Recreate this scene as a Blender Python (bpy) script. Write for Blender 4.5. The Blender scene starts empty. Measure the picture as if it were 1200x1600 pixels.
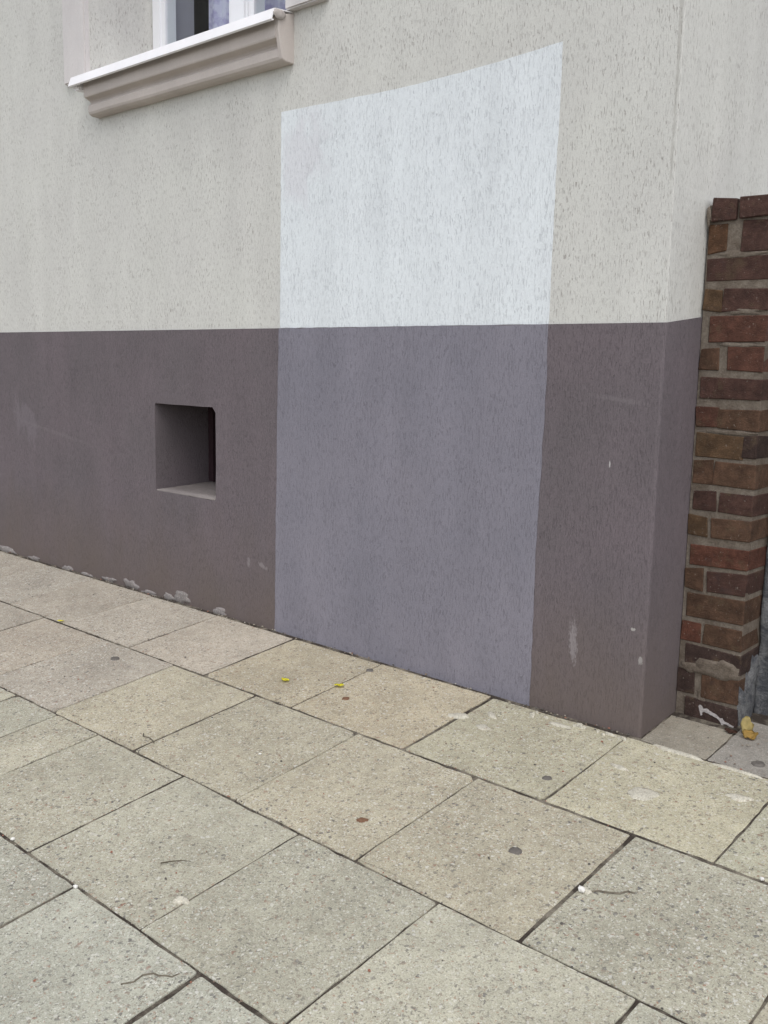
import bpy, bmesh, math, random
from mathutils import Vector, Matrix, noise as mnoise

random.seed(11)
scene = bpy.context.scene
COL = scene.collection

# ------------------------------------------------------------------ camera
cam_d = bpy.data.cameras.new('camera')
cam = bpy.data.objects.new('camera', cam_d)
COL.objects.link(cam)
scene.camera = cam
cam_d.sensor_fit = 'HORIZONTAL'
cam_d.sensor_width = 36.0
cam_d.lens = 36.0 * 1501.685 / 1200.0
cam_d.clip_start = 0.02
cam_d.clip_end = 900
R_ = (0.74305082, 0.66894928, 0.0195534)
U_ = (-0.11580985, 0.09975189, 0.98824979)
F_ = (-0.6591385, 0.73658429, -0.15159164)
cam.matrix_world = Matrix(((R_[0], U_[0], -F_[0], 0.92009828),
                           (R_[1], U_[1], -F_[1], -1.88662781),
                           (R_[2], U_[2], -F_[2], 0.79879182),
                           (0, 0, 0, 1)))

# ------------------------------------------------------------------ sky and sun (overcast)
SUN_EL, SUN_AZ = math.radians(58), math.radians(132)     # azimuth from +Y clockwise: front right
world = bpy.data.worlds.new('World')
scene.world = world
world.use_nodes = True
wn, wl = world.node_tree.nodes, world.node_tree.links
wn.clear()
w_out = wn.new('ShaderNodeOutputWorld')
w_bg = wn.new('ShaderNodeBackground')
w_sky = wn.new('ShaderNodeTexSky')
w_sky.sky_type = 'NISHITA'
w_sky.sun_disc = False
w_sky.sun_elevation = SUN_EL
w_sky.sun_rotation = SUN_AZ
w_sky.air_density = 1.0
w_sky.dust_density = 1.5
w_sky.ozone_density = 1.0
w_hs = wn.new('ShaderNodeHueSaturation')                  # overcast: the blue is mostly lost
w_hs.inputs['Saturation'].default_value = 0.24
wl.new(w_sky.outputs[0], w_hs.inputs['Color'])
wl.new(w_hs.outputs[0], w_bg.inputs['Color'])
w_bg.inputs['Strength'].default_value = 0.15
wl.new(w_bg.outputs[0], w_out.inputs['Surface'])

sun_d = bpy.data.lights.new('sun', 'SUN')
sun_d.energy = 0.5
sun_d.angle = math.radians(40)
sun_d.color = (1.0, 0.965, 0.92)
sun = bpy.data.objects.new('sun', sun_d)
COL.objects.link(sun)
to_sun = Vector((math.sin(SUN_AZ) * math.cos(SUN_EL), math.cos(SUN_AZ) * math.cos(SUN_EL), math.sin(SUN_EL)))
sun.rotation_euler = to_sun.to_track_quat('Z', 'Y').to_euler()
sun.location = (2, -6, 8)

scene.view_settings.view_transform = 'Standard'
scene.view_settings.look = 'None'
scene.view_settings.gamma = 1
scene.view_settings.use_curve_mapping = False
scene.view_settings.exposure = 0.80

GY = 0.10513                                              # the pavement falls away from the wall
def gz(y): return GY * y

# ------------------------------------------------------------------ helpers
def link(name, me, mat=None, parent=None):
    o = bpy.data.objects.new(name, me)
    COL.objects.link(o)
    if mat is not None and me is not None:
        for m in (mat if isinstance(mat, (list, tuple)) else [mat]):
            me.materials.append(m)
    if parent is not None:
        o.parent = parent
    return o

def from_bm(name, bm, mat=None, parent=None, smooth=False):
    me = bpy.data.meshes.new(name)
    bm.normal_update()
    bm.to_mesh(me)
    bm.free()
    if smooth:
        for f in me.polygons: f.use_smooth = True
    return link(name, me, mat, parent)

def tag(o, label=None, cat=None, group=None, kind=None):
    if label: o['label'] = label
    if cat: o['category'] = cat
    if group: o['group'] = group
    if kind: o['kind'] = kind
    return o

def empty(name, loc=(0, 0, 0)):
    o = bpy.data.objects.new(name, None)
    o.empty_display_size = 0.05
    o.location = loc
    COL.objects.link(o)
    return o

def quad(bm, pts):
    return bm.faces.new([bm.verts.new(p) for p in pts])

def box(bm, x0, x1, y0, y1, z0, z1):
    v = [bm.verts.new((x, y, z)) for z in (z0, z1) for y in (y0, y1) for x in (x0, x1)]
    for f in ((0, 2, 3, 1), (4, 5, 7, 6), (0, 1, 5, 4), (2, 6, 7, 3), (0, 4, 6, 2), (1, 3, 7, 5)):
        bm.faces.new([v[i] for i in f])
    return v

def prism_xz(bm, pts, y_front, y_back):
    """outline (x, z), listed clockwise or not, extruded from y_front to y_back"""
    a = [bm.verts.new((x, y_front, z)) for x, z in pts]
    b = [bm.verts.new((x, y_back, z)) for x, z in pts]
    bm.faces.new(a)
    bm.faces.new(b[::-1])
    n = len(pts)
    for i in range(n):
        j = (i + 1) % n
        bm.faces.new((a[i], b[i], b[j], a[j]))
    bmesh.ops.recalc_face_normals(bm, faces=bm.faces)

# ------------------------------------------------------------------ material helpers
class NT:
    def __init__(s, name, rough=0.85, spec=0.25):
        s.m = bpy.data.materials.new(name)
        s.m.use_nodes = True
        s.t = s.m.node_tree
        s.n, s.l = s.t.nodes, s.t.links
        s.b = s.n['Principled BSDF']
        s.b.inputs['Roughness'].default_value = rough
        s.b.inputs['Specular IOR Level'].default_value = spec
        s._tc = None
    def put(s, sock, v):
        if isinstance(v, bpy.types.NodeSocket): s.l.new(v, sock)
        elif isinstance(v, (tuple, list)) and len(v) == 3 and sock.type == 'RGBA': sock.default_value = (*v, 1)
        else: sock.default_value = v
    def pos(s):
        if s._tc is None:
            s._tc = s.n.new('ShaderNodeNewGeometry').outputs['Position']
        return s._tc
    def vmul(s, vec, k):
        n = s.n.new('ShaderNodeVectorMath'); n.operation = 'MULTIPLY'
        s.put(n.inputs[0], vec); n.inputs[1].default_value = k
        return n.outputs[0]
    def vadd(s, vec, k):
        n = s.n.new('ShaderNodeVectorMath'); n.operation = 'ADD'
        s.put(n.inputs[0], vec); s.put(n.inputs[1], k)
        return n.outputs[0]
    def noise(s, vec, scale, detail=3, rough=0.55, dist=0.0):
        n = s.n.new('ShaderNodeTexNoise')
        s.l.new(vec, n.inputs['Vector'])
        n.inputs['Scale'].default_value = scale
        n.inputs['Detail'].default_value = detail
        n.inputs['Roughness'].default_value = rough
        n.inputs['Distortion'].default_value = dist
        return n.outputs['Fac']
    def voro(s, vec, scale, rnd=1.0):
        n = s.n.new('ShaderNodeTexVoronoi')
        s.l.new(vec, n.inputs['Vector'])
        n.inputs['Scale'].default_value = scale
        n.inputs['Randomness'].default_value = rnd
        return n.outputs['Distance'], n.outputs['Color']
    def ramp(s, fac, stops, interp='LINEAR'):
        n = s.n.new('ShaderNodeValToRGB')
        s.l.new(fac, n.inputs['Fac'])
        cr = n.color_ramp
        cr.interpolation = interp
        while len(cr.elements) < len(stops): cr.elements.new(0.5)
        for e, (p, c) in zip(cr.elements, stops):
            e.position = p
            e.color = (c, c, c, 1) if not isinstance(c, (tuple, list)) else (*c, 1)
        return n.outputs['Color']
    def rng(s, v, a, b, c=0.0, d=1.0):
        n = s.n.new('ShaderNodeMapRange')
        n.clamp = True
        s.put(n.inputs['Value'], v)
        for k, x in zip(('From Min', 'From Max', 'To Min', 'To Max'), (a, b, c, d)): s.put(n.inputs[k], x)
        return n.outputs['Result']
    def math(s, op, a, b=0.0):
        n = s.n.new('ShaderNodeMath'); n.operation = op
        s.put(n.inputs[0], a); s.put(n.inputs[1], b)
        return n.outputs[0]
    def mix(s, fac, a, b, mode='MIX'):
        n = s.n.new('ShaderNodeMix'); n.data_type = 'RGBA'; n.blend_type = mode
        s.put(n.inputs['Factor'], fac); s.put(n.inputs['A'], a); s.put(n.inputs['B'], b)
        for i in n.inputs:
            if i.name == 'A' and i.type == 'RGBA': s.put(i, a)
            if i.name == 'B' and i.type == 'RGBA': s.put(i, b)
        return [o for o in n.outputs if o.type == 'RGBA'][0]
    def sep(s, c):
        n = s.n.new('ShaderNodeSeparateColor'); s.l.new(c, n.inputs[0])
        return n.outputs
    def xyz(s, v):
        n = s.n.new('ShaderNodeSeparateXYZ'); s.l.new(v, n.inputs[0])
        return n.outputs
    def bump(s, h, strength, dist):
        n = s.n.new('ShaderNodeBump')
        n.inputs['Strength'].default_value = strength
        n.inputs['Distance'].default_value = dist
        s.put(n.inputs['Height'], h)
        s.l.new(n.outputs[0], s.b.inputs['Normal'])
    def color(s, c): s.put(s.b.inputs['Base Color'], c)

def m_plaster(name, base, alt, groove, tick=0.5, grain=0.12, marks=(), bump=0.5, dirt_low=None):
    """rubbed render with short vertical grooves left by the float"""
    t = NT(name, 0.9, 0.15)
    P = t.pos()
    blotch = t.noise(P, 3.2, 4, 0.6)
    c = t.mix(t.rng(blotch, 0.35, 0.65), base, alt)
    b2 = t.noise(t.vmul(P, (6, 6, 1.4)), 1.6, 5, 0.65)
    c = t.mix(0.9, c, t.ramp(b2, [(0.3, 0.93), (0.7, 1.06)]), 'MULTIPLY')
    # grooves
    w = t.noise(P, 9, 2)
    g1 = t.noise(t.vmul(P, (1, 1, 0.2)), 300, 2, 0.5, 0.3)
    g2 = t.noise(t.vmul(t.vadd(P, (3.1, 7.7, 1.3)), (1, 1, 0.13)), 420, 2, 0.5, 0.2)
    thr = t.rng(w, 0.35, 0.65, 0.69, 0.605)
    m1 = t.rng(t.math('SUBTRACT', g1, thr), -0.004, 0.025)
    m2 = t.rng(g2, 0.57, 0.69)
    mm = t.math('MAXIMUM', m1, t.math('MULTIPLY', m2, 0.6))
    c = t.mix(t.math('MULTIPLY', mm, tick), c, groove)
    fine = t.noise(t.vmul(P, (1, 1, 0.55)), 480, 3, 0.7)
    c = t.mix(1.0, c, t.ramp(fine, [(0.25, 1 - grain), (0.75, 1 + grain)]), 'MULTIPLY')
    if dirt_low:
        z = t.xyz(P)[2]
        dl = t.math('ADD', z, t.math('MULTIPLY', t.math('SUBTRACT', t.noise(t.vmul(P, (1, 1, .5)), 7, 4), 0.5), 0.35))
        c = t.mix(t.rng(dl, 0.0, 0.34, 0.75, 0.0), c, dirt_low)
    for (mx, mz, rx, rz, ang, col, amt, sc) in marks:
        x, y, z = t.xyz(P)
        dx = t.math('SUBTRACT', x, mx); dz = t.math('SUBTRACT', z, mz)
        ca, sa = math.cos(ang), math.sin(ang)
        u = t.math('ADD', t.math('MULTIPLY', dx, ca / rx), t.math('MULTIPLY', dz, sa / rx))
        v = t.math('ADD', t.math('MULTIPLY', dx, -sa / rz), t.math('MULTIPLY', dz, ca / rz))
        d = t.math('SQRT', t.math('ADD', t.math('MULTIPLY', u, u), t.math('MULTIPLY', v, v)))
        nz = t.noise(t.vmul(P, (1, 1, 0.5)), sc, 4, 0.7)
        e = t.math('ADD', d, t.math('MULTIPLY', t.math('SUBTRACT', nz, 0.5), 2.6))
        c = t.mix(t.math('MULTIPLY', t.rng(e, 0.55, 1.0, 1.0, 0.0), amt), c, col)
    t.color(c)
    h = t.math('SUBTRACT', t.math('MULTIPLY', fine, 0.45), t.math('MULTIPLY', mm, 1.0))
    t.bump(h, bump, 0.003)
    return t.m

CREAM = (0.604, 0.596, 0.556)
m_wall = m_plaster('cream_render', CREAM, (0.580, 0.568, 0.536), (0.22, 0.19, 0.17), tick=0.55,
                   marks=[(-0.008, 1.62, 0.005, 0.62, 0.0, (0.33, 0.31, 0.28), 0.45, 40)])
m_fresh = m_plaster('fresh_white_paint', (0.725, 0.758, 0.775), (0.692, 0.720, 0.738), (0.30, 0.31, 0.33), tick=0.33, grain=0.07,
                    marks=[(-1.08, 1.36, 0.09, 0.13, 0.0, (0.62, 0.60, 0.63), 0.5, 9)])
SC = (0.30, 0.27, 0.275)
m_plinth = m_plaster('mauve_grey_paint', (0.154, 0.128, 0.138), (0.136, 0.117, 0.124), (0.075, 0.065, 0.07), tick=0.36, grain=0.20, bump=0.6,
                     dirt_low=(0.138, 0.110, 0.096),
                     marks=[(-0.176, 0.180, 0.012, 0.055, 0.06, SC, 0.6, 260), (-0.100, 0.735, 0.09, 0.006, -0.12, SC, 0.14, 120),
                            (-2.66, 0.55, 0.12, 0.07, -0.5, (0.22, 0.19, 0.21), 0.35, 25), (-2.45, 0.52, 0.30, 0.008, -0.12, SC, 0.10, 90),
                            (-1.253, 0.187, 0.022, 0.008, -0.3, SC, 0.45, 90), (-1.32, 0.19, 0.010, 0.016, 0, SC, 0.4, 90),
                            (-0.030, 0.238, 0.006, 0.004, 0, (0.45, 0.43, 0.4), 0.7, 160), (-0.008, 0.172, 0.006, 0.010, 0, (0.4, 0.38, 0.36), 0.6, 160),
                            (-0.108, 0.594, 0.002, 0.007, 0, (0.55, 0.53, 0.52), 0.9, 60)])
m_lilac = m_plaster('fresh_lilac_grey_paint', (0.226, 0.213, 0.246), (0.204, 0.195, 0.228), (0.12, 0.11, 0.13), tick=0.36, grain=0.17, bump=0.6)
m_trim = m_plaster('smooth_cream_render', (0.53, 0.475, 0.44), (0.50, 0.45, 0.42), (0.3, 0.26, 0.24), tick=0.12, grain=0.05, bump=0.15)
m_surround = m_plaster('pale_pinkish_render', (0.62, 0.585, 0.57), (0.58, 0.55, 0.54), (0.35, 0.32, 0.3), tick=0.2, grain=0.06, bump=0.2)

def m_plain(name, col, rough=0.5, spec=0.4, var=0.06, sc=20, metallic=0.0):
    t = NT(name, rough, spec)
    P = t.pos()
    n = t.noise(P, sc, 4, 0.6)
    t.color(t.mix(1.0, col, t.ramp(n, [(0.25, 1 - var), (0.75, 1 + var)]), 'MULTIPLY'))
    t.b.inputs['Metallic'].default_value = metallic
    return t.m

m_pvc = m_plain('white_pvc', (0.80, 0.80, 0.82), 0.35, 0.5, 0.02)
m_flash = m_plain('white_coated_sheet', (0.82, 0.80, 0.81), 0.4, 0.5, 0.05, 9)
m_seal = m_plain('grey_sealant', (0.42, 0.38, 0.36), 0.8, 0.2, 0.2, 60)
m_dark = m_plain('dark_interior', (0.045, 0.042, 0.05), 0.9, 0.1, 0.2, 5)
m_reveal_in = m_plain('grey_inner_reveal', (0.36, 0.35, 0.38), 0.8, 0.2, 0.05, 8)
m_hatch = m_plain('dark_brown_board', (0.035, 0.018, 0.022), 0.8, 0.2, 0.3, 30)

t = NT('lace_curtain', 0.9, 0.1)
P = t.pos()
lv = t.voro(t.vmul(P, (1, 0.4, 1)), 34)[0]
fl = t.noise(P, 26, 3)
c = t.mix(t.rng(fl, 0.45, 0.6), (0.66, 0.64, 0.78), (0.46, 0.42, 0.64))
c = t.mix(t.rng(lv, 0.1, 0.4, 0.6, 0.0), c, (0.82, 0.82, 0.88))
t.color(c)
m_lace = t.m

# glass: a thin pane that lets the interior show and mirrors the sky
m_glass = bpy.data.materials.new('window_glass')
m_glass.use_nodes = True
gn, gl = m_glass.node_tree.nodes, m_glass.node_tree.links
gn.clear()
go = gn.new('ShaderNodeOutputMaterial'); gm = gn.new('ShaderNodeMixShader')
gt = gn.new('ShaderNodeBsdfTransparent'); gg = gn.new('ShaderNodeBsdfGlossy'); gf = gn.new('ShaderNodeFresnel')
gg.inputs['Roughness'].default_value = 0.02
gt.inputs['Color'].default_value = (0.93, 0.95, 0.95, 1)
gf.inputs['IOR'].default_value = 1.45
ge = gn.new('ShaderNodeNewGeometry'); gk = gn.new('ShaderNodeMath'); gk.operation = 'SUBTRACT'; gk.inputs[0].default_value = 1.0
gl.new(ge.outputs['Backfacing'], gk.inputs[1]); gx_ = gn.new('ShaderNodeMath'); gx_.operation = 'MULTIPLY'
gl.new(gf.outputs[0], gx_.inputs[0]); gl.new(gk.outputs[0], gx_.inputs[1])
gl.new(gx_.outputs[0], gm.inputs[0]); gl.new(gt.outputs[0], gm.inputs[1]); gl.new(gg.outputs[0], gm.inputs[2])
gl.new(gm.outputs[0], go.inputs['Surface'])

# --- concrete slabs with exposed aggregate
def m_concrete(name, use_obj_color=True, base=(0.3, 0.28, 0.24), amount=1.0):
    t = NT(name, 0.9, 0.2)
    P = t.pos()
    if use_obj_color:
        oi = t.n.new('ShaderNodeObjectInfo')
        col = oi.outputs['Color']
        off = t.n.new('ShaderNodeVectorMath'); off.operation = 'SCALE'
        cmb = t.n.new('ShaderNodeCombineXYZ')
        t.l.new(oi.outputs['Random'], cmb.inputs[0]); t.l.new(oi.outputs['Random'], cmb.inputs[1])
        t.l.new(cmb.outputs[0], off.inputs[0]); off.inputs['Scale'].default_value = 7.3
        Q = t.vadd(P, off.outputs[0])
    else:
        col, Q = base, P
    big = t.noise(Q, 5.0, 5, 0.65)
    c = t.mix(1.0, col, t.ramp(big, [(0.25, 0.78), (0.5, 0.98), (0.75, 1.14)]), 'MULTIPLY')
    med = t.noise(Q, 34, 4, 0.7)
    c = t.mix(1.0, c, t.ramp(med, [(0.25, (0.84, 0.83, 0.82)), (0.75, (1.13, 1.13, 1.12))]), 'MULTIPLY')
    Qw = t.vadd(Q, t.vmul(t.n_color(Q, 150), (0.011, 0.011, 0.011)))
    wear = t.noise(Q, 2.2, 4, 0.7)
    # pebbles 6-9 mm, few; 3-4 mm, many; sand
    d1, k1 = t.voro(Qw, 140)
    r1 = t.sep(k1)
    s1 = t.math('MULTIPLY', t.rng(r1[0], 0.84, 0.88), t.rng(d1, 0.40, 0.55, 1, 0))
    p1 = t.ramp(r1[1], [(0.0, (0.62, 0.60, 0.55)), (0.20, (0.52, 0.48, 0.40)), (0.40, (0.12, 0.11, 0.105)), (0.66, (0.24, 0.19, 0.15)), (0.88, (0.22, 0.10, 0.07)), (0.94, (0.10, 0.10, 0.11))], 'CONSTANT')
    d2, k2 = t.voro(Qw, 330)
    r2 = t.sep(k2)
    s2 = t.math('MULTIPLY', t.rng(r2[0], 0.55, 0.70), t.rng(d2, 0.45, 0.62, 1, 0.25))
    p2 = t.ramp(r2[1], [(0.0, (0.68, 0.66, 0.60)), (0.26, (0.46, 0.42, 0.34)), (0.48, (0.12, 0.11, 0.105)), (0.76, (0.22, 0.17, 0.13)), (0.93, (0.30, 0.13, 0.08))], 'CONSTANT')
    sand = t.noise(Q, 430, 3, 0.8)
    c = t.mix(1.0, c, t.ramp(sand, [(0.28, 0.62), (0.5, 1.0), (0.72, 1.36)]), 'MULTIPLY')
    show = t.rng(wear, 0.35, 0.62, 0.40 * amount, 0.72 * amount)
    c = t.mix(t.math('MULTIPLY', s2, show), c, p2)
    c = t.mix(t.math('MULTIPLY', s1, t.math('MULTIPLY', show, 1.1)), c, p1)
    # pale scuffed cement skin and dark damp spots
    sk = t.noise(Q, 13, 5, 0.75)
    c = t.mix(t.rng(sk, 0.66, 0.76, 0.0, 0.35), c, (0.50, 0.48, 0.44))
    sp = t.noise(t.vadd(Q, (11, 5, 2)), 21, 3, 0.6)
    c = t.mix(t.rng(sp, 0.66, 0.76, 0.0, 0.42), c, (0.15, 0.135, 0.12))
    t.color(c)
    h = t.math('ADD', t.math('MULTIPLY', s1, 0.9), t.math('ADD', t.math('MULTIPLY', s2, 0.5), t.math('MULTIPLY', sand, 0.5)))
    t.bump(h, 0.55, 0.002)
    return t.m
def _n_color(self, vec, scale):
    n = self.n.new('ShaderNodeTexNoise')
    self.l.new(vec, n.inputs['Vector']); n.inputs['Scale'].default_value = scale; n.inputs['Detail'].default_value = 2
    return n.outputs['Color']
NT.n_color = _n_color
m_slab = m_concrete('washed_concrete')
m_oldcon = m_concrete('worn_concrete', True, amount=0.35)
m_mortar_pale = m_concrete('pale_mortar', False, (0.52, 0.49, 0.41), 0.45)

m_lump = m_concrete('grey_lump_mortar', False, (0.23, 0.21, 0.205), 0.4)

t = NT('joint_soil', 1.0, 0.05)
P = t.pos()
n1 = t.noise(P, 14, 4, 0.7); n2 = t.noise(P, 420, 3, 0.7)
c = t.mix(t.rng(n1, 0.44, 0.64), (0.055, 0.045, 0.038), (0.22, 0.195, 0.155))
c = t.mix(1.0, c, t.ramp(n2, [(0.3, 0.7), (0.7, 1.3)]), 'MULTIPLY')
t.color(c); t.bump(n2, 0.6, 0.002)
m_soil = t.m
m_asphalt = m_plain('asphalt', (0.05, 0.05, 0.052), 0.9, 0.2, 0.3, 180)
m_earth = m_plain('bare_earth', (0.12, 0.105, 0.085), 1.0, 0.05, 0.3, 3)

t = NT('old_brick', 0.85, 0.25)
P = t.pos()
oi = t.n.new('ShaderNodeObjectInfo')
n1 = t.noise(P, 38, 5, 0.7)
c = t.mix(1.0, oi.outputs['Color'], t.ramp(n1, [(0.25, 0.50), (0.5, 1.0), (0.75, 1.65)]), 'MULTIPLY')
n2 = t.noise(t.vadd(P, (4, 2, 9)), 26, 4, 0.65)
c = t.mix(t.rng(n2, 0.56, 0.70, 0.0, 0.6), c, (0.105, 0.073, 0.045))
n4 = t.noise(t.vadd(P, (1, 8, 3)), 20, 4, 0.7)
c = t.mix(t.rng(n4, 0.60, 0.72, 0.0, 0.5), c, (0.05, 0.036, 0.036))
n3 = t.noise(t.vadd(P, (14, 12, 9)), 150, 3, 0.7)
c = t.mix(t.rng(n3, 0.64, 0.72, 0.0, 0.6), c, (0.30, 0.26, 0.22))
f = t.noise(P, 420, 3, 0.7)
c = t.mix(1.0, c, t.ramp(f, [(0.25, 0.75), (0.75, 1.25)]), 'MULTIPLY')
t.color(c)
t.bump(t.math('ADD', n1, t.math('MULTIPLY', f, 0.7)), 0.9, 0.005)
m_brick = t.m

t = NT('grey_brown_mortar', 0.95, 0.1)
P = t.pos()
n1 = t.noise(P, 22, 4, 0.7); f = t.noise(P, 260, 4, 0.75)
c = t.mix(t.rng(n1, 0.35, 0.68), (0.130, 0.104, 0.082), (0.235, 0.200, 0.165))
c = t.mix(1.0, c, t.ramp(f, [(0.25, 0.66), (0.75, 1.32)]), 'MULTIPLY')
z = t.xyz(P)[2]
t.color(c); t.bump(f, 0.8, 0.004)
m_mort = t.m
t = NT('grey_blue_cement', 0.9, 0.15)
P = t.pos()
n1 = t.noise(P, 24, 5, 0.7, 0.6); f = t.noise(P, 190, 4, 0.75)
c = t.mix(t.rng(n1, 0.40, 0.62), (0.095, 0.098, 0.108), (0.25, 0.25, 0.25))
c = t.mix(1.0, c, t.ramp(f, [(0.25, 0.62), (0.78, 1.4)]), 'MULTIPLY')
t.color(c); t.bump(t.math('ADD', n1, f), 0.9, 0.008)
m_cement = t.m
t = NT('tarred_stone', 0.7, 0.35)
P = t.pos()
n1 = t.noise(P, 46, 5, 0.7)
c = t.mix(t.rng(n1, 0.4, 0.66), (0.035, 0.042, 0.050), (0.11, 0.115, 0.13))
n3 = t.noise(t.vadd(P, (3, 3, 3)), 110, 3, 0.7)
c = t.mix(t.rng(n3, 0.64, 0.70, 0, 0.8), c, (0.38, 0.40, 0.42))
t.color(c); t.bump(n1, 0.8, 0.006)
m_stone = t.m

t = NT('loose_grit', 0.9, 0.2)
gi = t.n.new('ShaderNodeNewGeometry').outputs['Random Per Island']
t.color(t.ramp(gi, [(0.0, (0.44, 0.41, 0.36)), (0.07, (0.30, 0.265, 0.215)), (0.40, (0.11, 0.10, 0.09)), (0.72, (0.22, 0.17, 0.13)), (0.90, (0.28, 0.13, 0.09))], 'CONSTANT'))
m_grit = t.m
m_crack = m_plain('earth_in_crack', (0.135, 0.118, 0.092), 1.0, 0.05, 0.5, 140)
m_ledge = m_plaster('dusty_mortar', (0.27, 0.24, 0.225), (0.21, 0.185, 0.178), (0.12, 0.1, 0.1), tick=0.2, grain=0.15)
m_gum = m_plain('trodden_gum', (0.125, 0.112, 0.100), 0.7, 0.3, 0.25, 220)
m_rust = m_plain('rusty_stain', (0.17, 0.095, 0.06), 0.9, 0.1, 0.3, 160)
m_petal = m_plain('yellow_petal', (0.86, 0.80, 0.07), 0.6, 0.3, 0.15, 200)
m_leafy = m_plain('pale_yellow_leaf', (0.58, 0.47, 0.20), 0.6, 0.3, 0.22, 70)
m_leafo = m_plain('ochre_leaf', (0.52, 0.34, 0.10), 0.6, 0.3, 0.35, 90)
m_leafb = m_plain('dead_brown_leaf', (0.085, 0.045, 0.033), 0.8, 0.2, 0.3, 90)
m_twig = m_plain('dry_twig', (0.09, 0.075, 0.055), 0.9, 0.1, 0.3, 150)
m_white = m_plain('white_chip', (0.72, 0.70, 0.66), 0.8, 0.2, 0.08, 150)
m_paint = m_plain('white_paint_drip', (0.40, 0.37, 0.36), 0.7, 0.2, 0.4, 160)

# ------------------------------------------------------------------ ground, road, pavement
bm = bmesh.new(); quad(bm, [(-400, -400, -0.46), (400, -400, -0.46), (400, 400, -0.46), (-400, 400, -0.46)])
tag(from_bm('ground', bm, m_earth), kind='structure')
bm = bmesh.new(); quad(bm, [(-300, -10.5, -0.40), (300, -10.5, -0.40), (300, -2.70, -0.40), (-300, -2.70, -0.40)])
tag(from_bm('road', bm, m_asphalt), kind='structure')
bm = bmesh.new(); box(bm, -60, 60, -2.70, -2.545, -0.455, -0.268)
bmesh.ops.bevel(bm, geom=[e for e in bm.edges], offset=0.012, segments=2, affect='EDGES')
tag(from_bm('kerb', bm, m_mortar_pale), kind='structure')
bm = bmesh.new()
yb, yf, dz = 0.9, -2.54, -0.0026
a = [(-60, yf), (60, yf), (60, yb), (-60, yb)]
top = [bm.verts.new((x, y, gz(y) + dz)) for x, y in a]
bot = [bm.verts.new((x, y, -0.455)) for x, y in a]
bm.faces.new(top); bm.faces.new(bot[::-1])
for i in range(4): bm.faces.new((bot[i], bot[(i + 1) % 4], top[(i + 1) % 4], top[i]))
pavement = tag(from_bm('pavement', bm, m_soil), kind='structure')

def wob(x, y, s, k):
    return mnoise.noise(Vector((x * s + k, y * s - k, k * 1.7)))

def slab(corners, color, gaps=(0.002,) * 4, chip=None, seg=13, tilt=0.0010, lift=0.0, name='slab', mat=None):
    """corners counter-clockwise in pavement plan; gaps: half joint width on each side"""
    k = random.uniform(0, 50)
    cx = sum(c[0] for c in corners) / 4; cy = sum(c[1] for c in corners) / 4
    # inset every side by its own half joint
    lines = []
    for i in range(4):
        p, q = Vector(corners[i]), Vector(corners[(i + 1) % 4])
        d = (q - p).normalized(); n = Vector((-d.y, d.x))
        lines.append((p + n * gaps[i], d))
    pts = []
    for i in range(4):
        (p, d), (q, e) = lines[i - 1], lines[i]
        den = d.x * e.y - d.y * e.x
        tt = ((q.x - p.x) * e.y - (q.y - p.y) * e.x) / den
        pts.append(p + d * tt)
    ring = []
    cr = [random.uniform(0.001, 0.004) for _ in range(4)]
    if chip:
        for i, v in chip.items(): cr[i] = v
    for i in range(4):
        p, q = pts[i], pts[(i + 1) % 4]
        L = (q - p).length; d = (q - p) / L; n = Vector((-d.y, d.x))
        ts = [cr[i]] + [L * j / seg for j in range(1, seg)] + [L - cr[(i + 1) % 4]]
        for tv in ts:
            w = abs(wob((p + d * tv).x, (p + d * tv).y, 24, k)) * 0.0030 + max(0, wob((p + d * tv).x, (p + d * tv).y, 85, k + 9)) * 0.0034
            ring.append(p + d * tv + n * w)
    ta, tb = random.uniform(-tilt, tilt) / 0.18, random.uniform(-tilt, tilt) / 0.18
    tc = random.uniform(-0.0006, 0.0007) + lift
    def Z(v): return gz(v.y) + tc + ta * (v.x - cx) + tb * (v.y - cy)
    cen = Vector((cx, cy))
    bm = bmesh.new()
    top, mid, bot = [], [], []
    for v in ring:
        u = (cen - v).normalized()
        w = 0.0012 + 0.0016 * abs(wob(v.x, v.y, 60, k + 3))
        t2 = v + u * w
        top.append(bm.verts.new((t2.x, t2.y, Z(t2))))
        mid.append(bm.verts.new((v.x, v.y, Z(v) - 0.0016)))
        bot.append(bm.verts.new((v.x, v.y, Z(v) - 0.022)))
    bm.faces.new(top)
    N = len(ring)
    for i in range(N):
        j = (i + 1) % N
        bm.faces.new((mid[i], mid[j], top[j], top[i]))
        bm.faces.new((bot[i], bot[j], mid[j], mid[i]))
    o = from_bm(name, bm, mat or m_slab, pavement)
    o.color = (*color, 1)
    return o

def slab_color(row, x):
    base = {1: (0.430, 0.378, 0.276), 2: (0.432, 0.396, 0.300), 3: (0.424, 0.402, 0.316)}.get(row, (0.412, 0.402, 0.330))
    if row <= 2 and x < -1.15: base = (0.425, 0.380, 0.315)
    if row == 1 and x > -0.4: base = (0.436, 0.408, 0.302)
    if x > 0.25: base = tuple(a * b for a, b in zip(base, (0.98, 1.01, 1.04)))
    k = random.uniform(0.92, 1.06); w = random.uniform(-0.015, 0.015)
    return (base[0] * k * (1 + w), base[1] * k, base[2] * k * (1 - w))

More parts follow.
